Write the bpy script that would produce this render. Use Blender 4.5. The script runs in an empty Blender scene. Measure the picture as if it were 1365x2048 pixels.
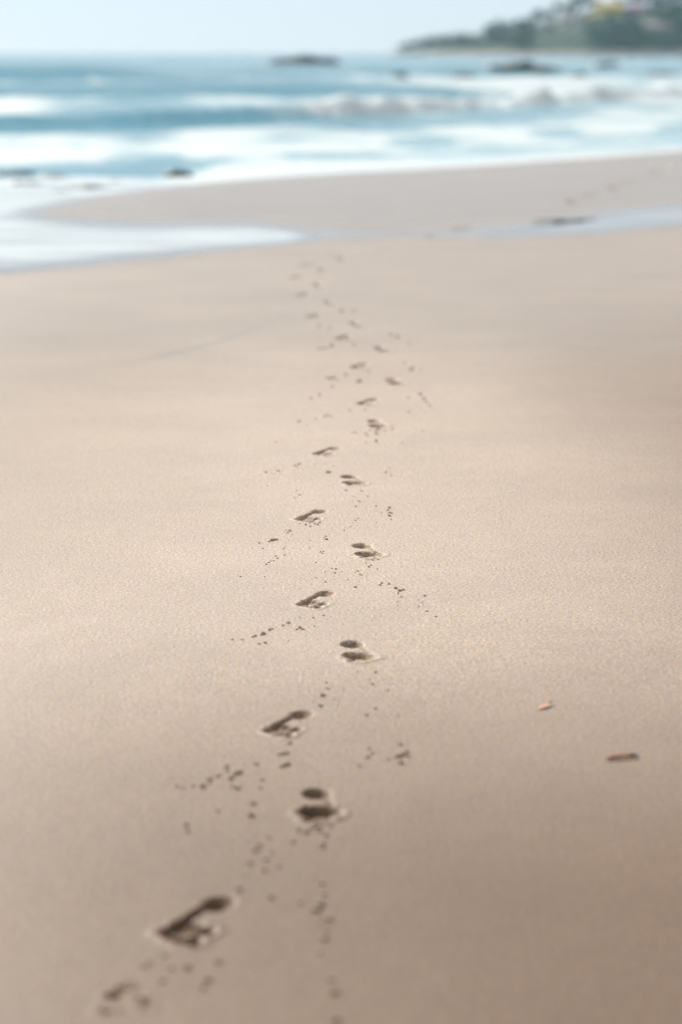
import bpy, bmesh, math, random
import numpy as np
from mathutils import Vector, Matrix

scene = bpy.context.scene
C = scene.collection
R = math.radians

# ------------------------------------------------------------------ camera
F_PX, H_CAM, HOR = 4836.0, 1.5, 103.0          # 85 mm on a 36 mm tall frame of 2048 px
TH = math.atan((1024 - HOR) / F_PX)            # downward pitch
cam = bpy.data.cameras.new('camera')
cam_o = bpy.data.objects.new('camera', cam); C.objects.link(cam_o)
cam.sensor_fit = 'VERTICAL'; cam.sensor_height = 36; cam.sensor_width = 24; cam.lens = 85
cam.clip_start = 0.1; cam.clip_end = 20000
cam_o.location = (0, 0, H_CAM)
cam_o.rotation_euler = (math.pi / 2 - TH, 0, 0)
cam.dof.use_dof = True; cam.dof.focus_distance = 7.15; cam.dof.aperture_fstop = 2.0
cam.dof.aperture_blades = 0
scene.camera = cam_o

# ------------------------------------------------------------------ light
SUN_EL, SUN_AZ = 30.0, -28.0                   # azimuth from +Y (view direction), negative = to the left
world = bpy.data.worlds.new('World'); scene.world = world; world.use_nodes = True
nt = world.node_tree
bg = nt.nodes['Background']
sky = nt.nodes.new('ShaderNodeTexSky'); sky.sky_type = 'NISHITA'; sky.sun_disc = False
sky.sun_elevation = R(SUN_EL); sky.sun_rotation = R(SUN_AZ)
sky.air_density = 0.3; sky.dust_density = 0.6; sky.ozone_density = 5.0; sky.altitude = 0
bg.inputs[1].default_value = 0.07
# thin bright veil of high haze, thickest towards the horizon
_g = nt.nodes.new('ShaderNodeNewGeometry'); _s = nt.nodes.new('ShaderNodeSeparateXYZ'); nt.links.new(_g.outputs['Normal'], _s.inputs[0])
_m = nt.nodes.new('ShaderNodeMapRange'); nt.links.new(_s.outputs['Z'], _m.inputs['Value'])
for _k, _v in (('From Min', 0.0), ('From Max', 0.40), ('To Min', 0.80), ('To Max', 0.0)): _m.inputs[_k].default_value = _v
_x = nt.nodes.new('ShaderNodeMix'); _x.data_type = 'RGBA'; nt.links.new(_m.outputs[0], _x.inputs[0])
nt.links.new(sky.outputs[0], _x.inputs[6]); _x.inputs[7].default_value = (9.3, 9.45, 9.4, 1)
nt.links.new(_x.outputs[2], bg.inputs[0])
sun = bpy.data.lights.new('sun', 'SUN'); sun.energy = 4.4; sun.angle = R(0.5); sun.color = (1.0, 0.935, 0.82)
sun_o = bpy.data.objects.new('sun', sun); C.objects.link(sun_o)
sd = Vector((math.sin(R(SUN_AZ)) * math.cos(R(SUN_EL)), math.cos(R(SUN_AZ)) * math.cos(R(SUN_EL)), math.sin(R(SUN_EL))))
sun_o.rotation_euler = sd.to_track_quat('Z', 'Y').to_euler()
scene.view_settings.view_transform = 'Standard'; scene.view_settings.look = 'None'
scene.view_settings.exposure = 0.37; scene.view_settings.gamma = 1
scene.view_settings.use_curve_mapping = False
scene.cycles.use_denoising = True
scene.cycles.max_bounces = 8; scene.cycles.transparent_max_bounces = 16
scene.cycles.caustics_reflective = False; scene.cycles.caustics_refractive = False

# ------------------------------------------------------------------ helpers
def gp(px, py, z=0.0):
    """where the line of sight of a photo pixel meets the level z"""
    a, b = (px - 682.5) / F_PX, (py - 1024) / F_PX
    dy = math.cos(TH) - b * math.sin(TH); dz = -math.sin(TH) - b * math.cos(TH)
    t = (z - H_CAM) / dz
    return a * t, dy * t

def at_depth(px, py, Y):
    a, b = (px - 682.5) / F_PX, (py - 1024) / F_PX
    dy = math.cos(TH) - b * math.sin(TH); dz = -math.sin(TH) - b * math.cos(TH)
    t = Y / dy
    return a * t, H_CAM + dz * t

def tag(o, label=None, cat=None, group=None, kind=None):
    if label: o['label'] = label
    if cat: o['category'] = cat
    if group: o['group'] = group
    if kind: o['kind'] = kind
    return o

def link(name, me, mat=None, parent=None):
    o = bpy.data.objects.new(name, me); C.objects.link(o)
    if mat: me.materials.clear(); me.materials.append(mat)
    if parent: o.parent = parent
    return o

def empty(name, loc=(0, 0, 0), rz=0):
    o = bpy.data.objects.new(name, None); C.objects.link(o); o.location = loc; o.rotation_euler = (0, 0, rz)
    o.empty_display_size = 0.1
    return o

def np_mesh(name, co, quads, smooth=True, attrs=None, normals=None):
    me = bpy.data.meshes.new(name)
    n, m = len(co), len(quads)
    me.vertices.add(n); me.vertices.foreach_set('co', np.ascontiguousarray(co, np.float32).ravel())
    me.loops.add(m * 4); me.loops.foreach_set('vertex_index', np.ascontiguousarray(quads, np.int32).ravel())
    me.polygons.add(m)
    me.polygons.foreach_set('loop_start', np.arange(0, m * 4, 4, dtype=np.int32))
    me.polygons.foreach_set('loop_total', np.full(m, 4, np.int32))
    me.update(calc_edges=True)
    me.polygons.foreach_set('use_smooth', np.full(m, smooth))
    for k, v in (attrs or {}).items():
        a = me.attributes.new(k, 'FLOAT', 'POINT'); a.data.foreach_set('value', np.ascontiguousarray(v, np.float32))
    if normals is not None:
        me.normals_split_custom_set_from_vertices(np.ascontiguousarray(normals, np.float32))
    return me

def hash2(ix, iy, seed):
    h = (ix.astype(np.int64) * 374761393 + iy.astype(np.int64) * 668265263 + seed * 1442695041) & 0xffffffff
    h = ((h ^ (h >> 13)) * 1274126177) & 0xffffffff
    return ((h ^ (h >> 16)) & 0xffff) / 65535.0

def vnoise(x, y, seed=0):
    ix, iy = np.floor(x), np.floor(y)
    fx, fy = x - ix, y - iy
    fx = fx * fx * (3 - 2 * fx); fy = fy * fy * (3 - 2 * fy)
    a, b = hash2(ix, iy, seed), hash2(ix + 1, iy, seed)
    c, d = hash2(ix, iy + 1, seed), hash2(ix + 1, iy + 1, seed)
    return (a * (1 - fx) + b * fx) * (1 - fy) + (c * (1 - fx) + d * fx) * fy

def fbm(x, y, seed=0, oct=4):
    s, amp, tot = 0, 1.0, 0
    for k in range(oct):
        s = s + amp * vnoise(x * 2 ** k, y * 2 ** k, seed + k * 17); tot += amp; amp *= 0.5
    return s / tot

def sst(a, b, x):
    t = np.clip((x - a) / (b - a), 0, 1)
    return t * t * (3 - 2 * t)

def poly(pts, z=0.0):
    w = sorted(gp(px, py, z) for px, py in pts)
    return np.array([p[0] for p in w]), np.array([p[1] for p in w])

def pl(poly_xy, x, sl, sr):
    """piecewise line through points, continued with slopes sl / sr"""
    X, Y = poly_xy
    y = np.interp(x, X, Y)
    y = np.where(x < X[0], Y[0] + (x - X[0]) * sl, y)
    return np.where(x > X[-1], Y[-1] + (x - X[-1]) * sr, y)

def new_mat(name):
    m = bpy.data.materials.new(name); m.use_nodes = True
    t = m.node_tree; p = t.nodes['Principled BSDF']
    return m, t, p

def nd(t, typ, **kw):
    n = t.nodes.new(typ)
    for k, v in kw.items():
        if k.startswith('in_'): n.inputs[k[3:]].default_value = v
        else: setattr(n, k, v)
    return n

def ramp(t, fac, stops):
    r = t.nodes.new('ShaderNodeValToRGB')
    e = r.color_ramp.elements
    while len(e) < len(stops): e.new(0.5)
    for k, (p, c) in enumerate(stops): e[k].position = p; e[k].color = (*c, 1)
    t.links.new(fac, r.inputs[0]); return r.outputs[0]

def mixc(t, fac, a, b, mode='MIX'):
    n = t.nodes.new('ShaderNodeMix'); n.data_type = 'RGBA'; n.blend_type = mode
    for v, i in ((fac, 0), (a, 6), (b, 7)):
        if hasattr(v, 'is_linked'): t.links.new(v, n.inputs[i])
        elif i == 0: n.inputs[0].default_value = v
        else: n.inputs[i].default_value = (*v, 1)
    return n.outputs[2]

def math_n(t, op, a, b=None):
    n = t.nodes.new('ShaderNodeMath'); n.operation = op
    for v, i in ((a, 0), (b, 1)):
        if v is None: continue
        if hasattr(v, 'is_linked'): t.links.new(v, n.inputs[i])
        else: n.inputs[i].default_value = v
    return n.outputs[0]

def noise(t, vec, scale, detail=3, rough=0.55):
    n = nd(t, 'ShaderNodeTexNoise'); n.inputs['Scale'].default_value = scale
    n.inputs['Detail'].default_value = detail; n.inputs['Roughness'].default_value = rough
    t.links.new(vec, n.inputs['Vector']); return n

# ------------------------------------------------------------------ materials
def sand_material():
    m, t, p = new_mat('sand')
    pos = nd(t, 'ShaderNodeNewGeometry').outputs['Position']
    wet = nd(t, 'ShaderNodeAttribute', attribute_name='wet').outputs['Fac']
    print_shade = nd(t, 'ShaderNodeAttribute', attribute_name='print_shade').outputs['Fac']
    grain = noise(t, pos, 125, 4, 0.7)
    tint = noise(t, pos, 85, 3, 0.65)
    broad = noise(t, pos, 1.3, 4, 0.6)
    mid = noise(t, pos, 14, 4, 0.6)
    base = ramp(t, grain.outputs[0], [(0.30, (0.09, 0.066, 0.052)), (0.42, (0.36, 0.286, 0.235)), (0.57, (0.515, 0.412, 0.338)), (0.70, (0.84, 0.71, 0.58))])
    hue = ramp(t, tint.outputs[0], [(0.3, (0.70, 0.89, 1.2)), (0.5, (1, 1, 1)), (0.7, (1.24, 1.0, 0.68))])
    col = mixc(t, 0.8, base, hue, 'MULTIPLY')
    br = ramp(t, broad.outputs[0], [(0.3, (0.90, 0.90, 0.90)), (0.7, (1.06, 1.05, 1.04))])
    col = mixc(t, 1.0, col, br, 'MULTIPLY')
    md = ramp(t, mid.outputs[0], [(0.3, (0.95, 0.95, 0.95)), (0.7, (1.04, 1.04, 1.04))])
    col = mixc(t, 1.0, col, md, 'MULTIPLY')
    col = mixc(t, print_shade, col, mixc(t, 1.0, col, (0.66, 0.58, 0.505), 'MULTIPLY'))  # print hollows: exposed sand, with shade also painted into its colour
    vignette = nd(t, 'ShaderNodeAttribute', attribute_name='vignette').outputs['Fac']  # lens falloff painted into the sand colour, near and at the sides
    col = mixc(t, vignette, col, mixc(t, 1.0, col, (0.365, 0.292, 0.228), 'MULTIPLY'))
    col = mixc(t, wet, col, mixc(t, 1.0, col, (0.55, 0.61, 0.66), 'MULTIPLY'))
    t.links.new(col, p.inputs['Base Color'])
    rg = nd(t, 'ShaderNodeMapRange'); t.links.new(wet, rg.inputs['Value'])
    rg.inputs['To Min'].default_value = 0.55; rg.inputs['To Max'].default_value = 0.16
    t.links.new(math_n(t, 'ADD', rg.outputs[0], math_n(t, 'MULTIPLY', print_shade, 0.35)), p.inputs['Roughness'])
    p.inputs['IOR'].default_value = 1.4
    b1 = nd(t, 'ShaderNodeBump'); b1.inputs['Distance'].default_value = 0.0016
    st = math_n(t, 'MULTIPLY', math_n(t, 'SUBTRACT', 1.0, wet), 0.7)
    t.links.new(st, b1.inputs['Strength']); t.links.new(grain.outputs[0], b1.inputs['Height'])
    b2 = nd(t, 'ShaderNodeBump'); b2.inputs['Distance'].default_value = 0.006; b2.inputs['Strength'].default_value = 0.25
    t.links.new(mid.outputs[0], b2.inputs['Height']); t.links.new(b2.outputs[0], b1.inputs['Normal'])
    t.links.new(b1.outputs[0], p.inputs['Normal'])
    return m

def film_material(froth_glare=0.0):
    m, t, p = new_mat('froth_glare_film' if froth_glare else 'water_film'); t.nodes.remove(p)
    out = t.nodes['Material Output']
    pos = nd(t, 'ShaderNodeNewGeometry').outputs['Position']
    mp = nd(t, 'ShaderNodeMapping'); mp.inputs['Scale'].default_value = (0.6, 1.6, 1); t.links.new(pos, mp.inputs[0])
    n = noise(t, mp.outputs[0], 3.0, 3, 0.5)
    b = nd(t, 'ShaderNodeBump'); b.inputs['Distance'].default_value = 0.004; b.inputs['Strength'].default_value = 0.12
    t.links.new(n.outputs[0], b.inputs['Height'])
    fr = nd(t, 'ShaderNodeFresnel'); fr.inputs['IOR'].default_value = 1.45; t.links.new(b.outputs[0], fr.inputs['Normal'])
    gl = nd(t, 'ShaderNodeBsdfGlossy'); gl.inputs['Roughness'].default_value = 0.05; gl.inputs['Color'].default_value = (1, 1, 1, 1)
    t.links.new(b.outputs[0], gl.inputs['Normal'])
    tr = nd(t, 'ShaderNodeBsdfTransparent'); tr.inputs['Color'].default_value = (0.86, 0.92, 0.93, 1)
    mx = nd(t, 'ShaderNodeMixShader')
    t.links.new(fr.outputs[0], mx.inputs[0]); t.links.new(tr.outputs[0], mx.inputs[1]); t.links.new(gl.outputs[0], mx.inputs[2])
    if froth_glare:
        df = nd(t, 'ShaderNodeBsdfDiffuse'); df.inputs['Color'].default_value = (0.68, 0.76, 0.80, 1)  # pale diffuse mix: swash foam plus painted sky-reflection brightness
        mp2 = nd(t, 'ShaderNodeMapping'); mp2.inputs['Scale'].default_value = (0.5, 1.8, 1); t.links.new(pos, mp2.inputs[0])
        n2 = noise(t, mp2.outputs[0], 1.1, 5, 0.6)
        r2 = nd(t, 'ShaderNodeMapRange'); r2.inputs['From Min'].default_value = 0.3; r2.inputs['From Max'].default_value = 0.62
        r2.inputs['To Min'].default_value = froth_glare * 0.25; r2.inputs['To Max'].default_value = froth_glare; t.links.new(n2.outputs[0], r2.inputs['Value'])
        eg = nd(t, 'ShaderNodeAttribute', attribute_name='deepness').outputs['Fac']; ff = math_n(t, 'MULTIPLY', r2.outputs[0], eg)
        m2 = nd(t, 'ShaderNodeMixShader'); t.links.new(ff, m2.inputs[0])
        t.links.new(mx.outputs[0], m2.inputs[1]); t.links.new(df.outputs[0], m2.inputs[2]); mx = m2
    t.links.new(mx.outputs[0], out.inputs['Surface'])
    return m

def sea_material():
    m, t, p = new_mat('sea_water')
    pos = nd(t, 'ShaderNodeNewGeometry').outputs['Position']
    foam = nd(t, 'ShaderNodeAttribute', attribute_name='foam').outputs['Fac']
    deep = nd(t, 'ShaderNodeAttribute', attribute_name='deep').outputs['Fac']
    mp = nd(t, 'ShaderNodeMapping'); mp.inputs['Rotation'].default_value = (0, 0, R(-40)); mp.inputs['Scale'].default_value = (0.35, 1.0, 1)
    t.links.new(pos, mp.inputs[0])
    n1 = noise(t, mp.outputs[0], 1.6, 5, 0.6); n2 = noise(t, mp.outputs[0], 7, 3, 0.6)
    wat = mixc(t, deep, (0.23, 0.46, 0.56), (0.05, 0.28, 0.40))
    f = math_n(t, 'ADD', foam, math_n(t, 'MULTIPLY', math_n(t, 'SUBTRACT', n1.outputs[0], 0.5), 0.7))
    fr = nd(t, 'ShaderNodeMapRange'); fr.interpolation_type = 'SMOOTHSTEP'
    fr.inputs['From Min'].default_value = 0.12; fr.inputs['From Max'].default_value = 0.92
    t.links.new(f, fr.inputs['Value']); fm = fr.outputs[0]
    col = mixc(t, fm, wat, (0.55, 0.62, 0.66)); t.links.new(col, p.inputs['Base Color'])
    rg = nd(t, 'ShaderNodeMapRange'); t.links.new(fm, rg.inputs['Value'])
    rg.inputs['To Min'].default_value = 0.12; rg.inputs['To Max'].default_value = 0.7
    t.links.new(rg.outputs[0], p.inputs['Roughness']); p.inputs['IOR'].default_value = 1.33
    b = nd(t, 'ShaderNodeBump'); b.inputs['Distance'].default_value = 0.22; b.inputs['Strength'].default_value = 0.7
    t.links.new(n1.outputs[0], b.inputs['Height'])
    b2 = nd(t, 'ShaderNodeBump'); b2.inputs['Distance'].default_value = 0.03; b2.inputs['Strength'].default_value = 0.4
    t.links.new(n2.outputs[0], b2.inputs['Height']); t.links.new(b.outputs[0], b2.inputs['Normal'])
    t.links.new(b2.outputs[0], p.inputs['Normal'])
    return m

def plain(name, stops, scale, rough=0.8, bump=0.0, bscale=None, coords='Object'):
    m, t, p = new_mat(name)
    v = nd(t, 'ShaderNodeTexCoord').outputs[coords]
    n = noise(t, v, scale, 4, 0.6)
    t.links.new(ramp(t, n.outputs[0], stops), p.inputs['Base Color'])
    p.inputs['Roughness'].default_value = rough
    if bump:
        n2 = noise(t, v, bscale or scale * 3, 3, 0.6)
        b = nd(t, 'ShaderNodeBump'); b.inputs['Distance'].default_value = bump; b.inputs['Strength'].default_value = 0.6
        t.links.new(n2.outputs[0], b.inputs['Height']); t.links.new(b.outputs[0], p.inputs['Normal'])
    return m

M_SAND = sand_material(); M_FILM = film_material(0.2); M_FROTH_GLARE = film_material(0.75); M_SEA = sea_material()
M_CRUMB = plain('damp_sand', [(0.3, (0.28, 0.215, 0.155)), (0.7, (0.48, 0.385, 0.29))], 160, 0.9, 0.001, 400)
M_ROCK = plain('dark_rock', [(0.3, (0.018, 0.026, 0.033)), (0.7, (0.05, 0.063, 0.072))], 1.5, 0.55, 0.05, 4)
M_TWIG = plain('dry_bark', [(0.35, (0.30, 0.14, 0.08)), (0.65, (0.55, 0.30, 0.18))], 45, 0.6, 0.001, 200)
M_TIP = plain('dark_bark', [(0.3, (0.08, 0.045, 0.035)), (0.7, (0.16, 0.085, 0.06))], 60, 0.7)
M_PINK = plain('pink_leaf', [(0.3, (0.52, 0.28, 0.19)), (0.7, (0.66, 0.40, 0.29))], 60, 0.5)
M_STRAND = plain('dark_strip', [(0.3, (0.03, 0.028, 0.02)), (0.7, (0.09, 0.07, 0.05))], 20, 0.4, 0.004, 60)
M_TRUNK = plain('bark', [(0.3, (0.08, 0.06, 0.045)), (0.7, (0.17, 0.13, 0.10))], 3, 0.9)
def leaf_mat(name, a, b): return plain(name, [(0.3, a), (0.7, b)], 1.2, 0.65)
M_LEAF = [leaf_mat('leaf_dark', (0.008, 0.04, 0.042), (0.02, 0.078, 0.072)),
          leaf_mat('leaf_mid', (0.025, 0.10, 0.05), (0.06, 0.18, 0.075)),
          leaf_mat('leaf_light', (0.10, 0.22, 0.05), (0.18, 0.32, 0.08))]
M_HILL = plain('headland_ground', [(0.3, (0.02, 0.05, 0.035)), (0.5, (0.035, 0.07, 0.045)), (0.7, (0.06, 0.095, 0.055))], 0.05, 0.9)
M_SHORE = plain('headland_shore', [(0.3, (0.22, 0.19, 0.17)), (0.7, (0.36, 0.32, 0.29))], 0.2, 0.9)

# ------------------------------------------------------------------ lie of the land
P_NEAR = poly([(0, 545), (150, 535), (300, 520), (450, 503), (560, 490), (650, 480), (800, 473), (900, 473), (1000, 476), (1100, 470), (1230, 463), (1365, 452)])
P_FAR = poly([(0, 438), (250, 441), (420, 443), (520, 446), (600, 457), (700, 468), (800, 468), (900, 464), (1000, 455), (1100, 443), (1180, 430), (1260, 416), (1365, 408)])
SEA_Z = -0.03
P_SHORE = poly([(0, 408), (100, 400), (200, 388), (300, 377), (400, 368), (500, 360), (600, 353), (700, 347), (850, 339), (1000, 330), (1100, 323), (1200, 316), (1365, 303)], SEA_Z)
y_near = lambda x: pl(P_NEAR, x, 0.2, 0.5)
y_far = lambda x: pl(P_FAR, x, 0.25, 0.6)
y_shore = lambda x: pl(P_SHORE, x, 0.35, 1.2)
POOL_Z = -0.006
P_TIDE = poly([(300, 716), (350, 705), (400, 694), (450, 680), (500, 661), (545, 641)])

def land(x, y):
    """beach level, wetness and painted lens falloff"""
    yn, yf, ys = y_near(x), y_far(x), y_shore(x)
    yf = np.maximum(yf, yn + 0.3); ys = np.maximum(ys, yf + 1.0)
    u = np.clip((y - yn) / (yf - yn), 0, 1)
    tr = -0.016 * np.sin(u * math.pi) ** 0.8
    wdt = sst(0.9, 2.2, yf - yn)                     # shallow where the trough narrows
    tr = tr * (0.35 + 0.65 * wdt)
    v = np.clip((y - yf) / (ys - yf), 0, 1)
    bar = 0.05 * np.sin(v * math.pi * 0.9) ** 1.2 + SEA_Z * v
    below = np.clip(y - ys, 0, None)
    lf = sst(-3.7, -1.5, x); bar = bar * lf + (1 - lf) * (-0.014 + SEA_Z * 0.5 * v)
    z = tr + bar - np.minimum(below * 0.05, 1.2)
    z = z + 0.003 * (fbm(x * 0.9, y * 0.5, 3, 3) - 0.5) * sst(2.5, 6, y) + 0.0018 * (fbm(x * 4 + 9, y * 3.0, 5, 3) - 0.5)
    edge = 0.5 * (fbm(x * 0.8, y * 0.7, 11, 4) - 0.5)
    wet = sst(-1.1, 0.5, y - yn + edge) * (1 - 0.8 * sst(-0.1, 1.5, y - yf + edge))
    wet = np.maximum(wet, sst(-1.6, 0.2, y - ys + edge * 2))
    wet = np.maximum(wet, 0.75 * sst(-0.5, 1.0, y - yf) )
    wet = np.maximum(wet, 0.42 * sst(8.5, 14, y + edge * 3))
    wet = np.maximum(wet, (1 - sst(-3.4, -0.6, x + edge)) * sst(-0.4, 0.6, y - yn))
    # moist sheen left of the trail
    dl = sst(0.15, 0.75, (-x - 0.15) + 0.9 * (y - 12.0) * 0.12) * sst(10.2, 12.2, y + edge * 2)
    wet = np.maximum(wet, 0.30 * dl)
    ty = pl(P_TIDE, x, 1.0, 3.0)
    wet = np.maximum(wet, 0.6 * np.exp(-((y - ty + 0.15 * edge) / 0.20) ** 2) * sst(-1.35, -0.75, x) * (1 - sst(-0.32, -0.22, x)))
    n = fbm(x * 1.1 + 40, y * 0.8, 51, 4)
    vignette = 1 - sst(3.9, 6.9, y + 0.9 * (n - 0.5) - 0.2 * np.abs(x))  # painted darkening towards the foreground, as lens falloff
    vignette = np.maximum(vignette, 0.62 * sst(0.2, 1.6, np.abs(x - 0.12) - 0.03 * (y - 7) + 0.35 * (n - 0.5)) * (1 - sst(8.5, 17, y)))  # same painted falloff towards both sides, broken up by noise
    return z, wet, np.clip(vignette, 0, 1)

# ------------------------------------------------------------------ footprints (walker comes towards the camera)
# px, py of the print's middle, foot seen in the photo on the left ('R', right foot) or right ('L'), depth
PRINTS = [
    (404, 1841, 'R', 0.022, 'right bare footprint nearest the camera, long dark outer edge and separate toe hollow'),
    (638, 1611, 'L', 0.022, 'left bare footprint second from the bottom, broad dark ball below a dark heel crescent'),
    (583, 1447, 'R', 0.020, 'right bare footprint third from the bottom, toes turned out to the lower left'),
    (714, 1303, 'L', 0.019, 'left bare footprint fourth from the bottom, two dark bars with a pale arch between'),
    (638, 1199, 'R', 0.018, 'right bare footprint fifth from the bottom, crisp outer edge and crumbly toes'),
    (734, 1102, 'L', 0.017, 'sharpest left bare footprint, sixth from the bottom, dry grains on its rim'),
    (628, 1032, 'R', 0.017, 'right bare footprint seventh from the bottom, crumbs piled along its toes'),
    (706, 961, 'L', 0.016, 'left bare footprint eighth from the bottom, flat oval with bright right rim'),
    (657, 903, 'R', 0.016, 'right bare footprint ninth from the bottom, thin and slanting up to the right'),
    (754, 848, 'L', 0.016, 'left bare footprint tenth from the bottom, crumbs scattered just below it'),
    (738, 804, 'R', 0.016, 'right bare footprint eleventh from the bottom, forked dark outline'),
    (789, 763, 'L', 0.016, 'bare footprint furthest right in the middle of the trail, orange lit right rim'),
    (722, 732, 'R', 0.015, 'right bare footprint thirteenth from the bottom, small slanting double shadow'),
    (765, 698, 'L', 0.015, 'left bare footprint fourteenth from the bottom, tilted down to the right'),
    (690, 675, 'R', 0.015, 'right bare footprint fifteenth from the bottom, small dark blurred bar'),
    (714, 649, 'L', 0.014, 'left bare footprint sixteenth from the bottom, blurred dark left end'),
    (630, 632, 'R', 0.013, 'right bare footprint seventeenth from the bottom, faint with a trailing left edge'),
    (662, 606, 'L', 0.013, 'left bare footprint eighteenth from the bottom, soft with tan right edge'),
    (608, 589, 'R', 0.012, 'right bare footprint nineteenth from the bottom, blurred tan smudge'),
    (638, 570, 'L', 0.012, 'left bare footprint twentieth from the bottom, blurred grey dent'),
    (596, 554, 'R', 0.012, 'leftmost far footprint, twenty-first from the bottom, just before the wet sand'),
    (646, 540, 'L', 0.011, 'small faint footprint, twenty-second from the bottom, near the pool edge'),
    (618, 529, 'R', 0.012, 'wide blurred footprint, twenty-third from the bottom, on the moist edge of the pool'),
    (684, 517, 'L', 0.011, 'long faint footprint where the trail bends right towards the pool'),
    (770, 500, 'R', 0.012, 'faint footprint in moist sand just short of the narrow wet channel'),
    (862, 475, 'L', 0.012, 'footprint in the narrow wet channel between the two pools'),
    (925, 458, 'R', 0.011, 'faint footprint at the far edge of the narrow wet channel'),
    (1146, 400, 'L', 0.032, 'dark round footprint on the far sandbar, lowest of its row'),
    (1184, 388, 'R', 0.032, 'dark round footprint on the far sandbar, second from the pool'),
    (1229, 375, 'L', 0.032, 'broad dark footprint in the middle of the row on the far sandbar'),
    (1260, 363, 'R', 0.032, 'greyish footprint on the far sandbar just beyond the broad dark one'),
    (1312, 346, 'L', 0.032, 'footprint on the far sandbar near the right edge, second from the end of the row'),
    (1343, 336, 'R', 0.032, 'farthest footprint, at the right edge on top of the sandbar'),
]
FP = []
pos0 = [gp(p[0], p[1], 0.03 if p[1] < 410 else 0) for p in PRINTS]
for i, p in enumerate(PRINTS):
    a, b = pos0[max(0, i - 2)], pos0[min(len(PRINTS) - 1, i + 2)]
    hx, hy = a[0] - b[0], a[1] - b[1]
    ang = math.atan2(hx, -hy) * 0.7                  # 0 = straight at the camera, positive = to the photo's right
    ang += R(-13) if p[2] == 'R' else R(9)
    FP.append(dict(x=pos0[i][0], y=pos0[i][1], a=ang, side=p[2], d=p[3], label=p[4], part=False))
x, y = gp(252, 1972)
FP.insert(0, dict(x=x, y=y, a=R(-35), side='R', d=0.006, part=True,
                  label='shallow scuffed partial footprint in the lower left corner, only a broken arc'))

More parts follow.
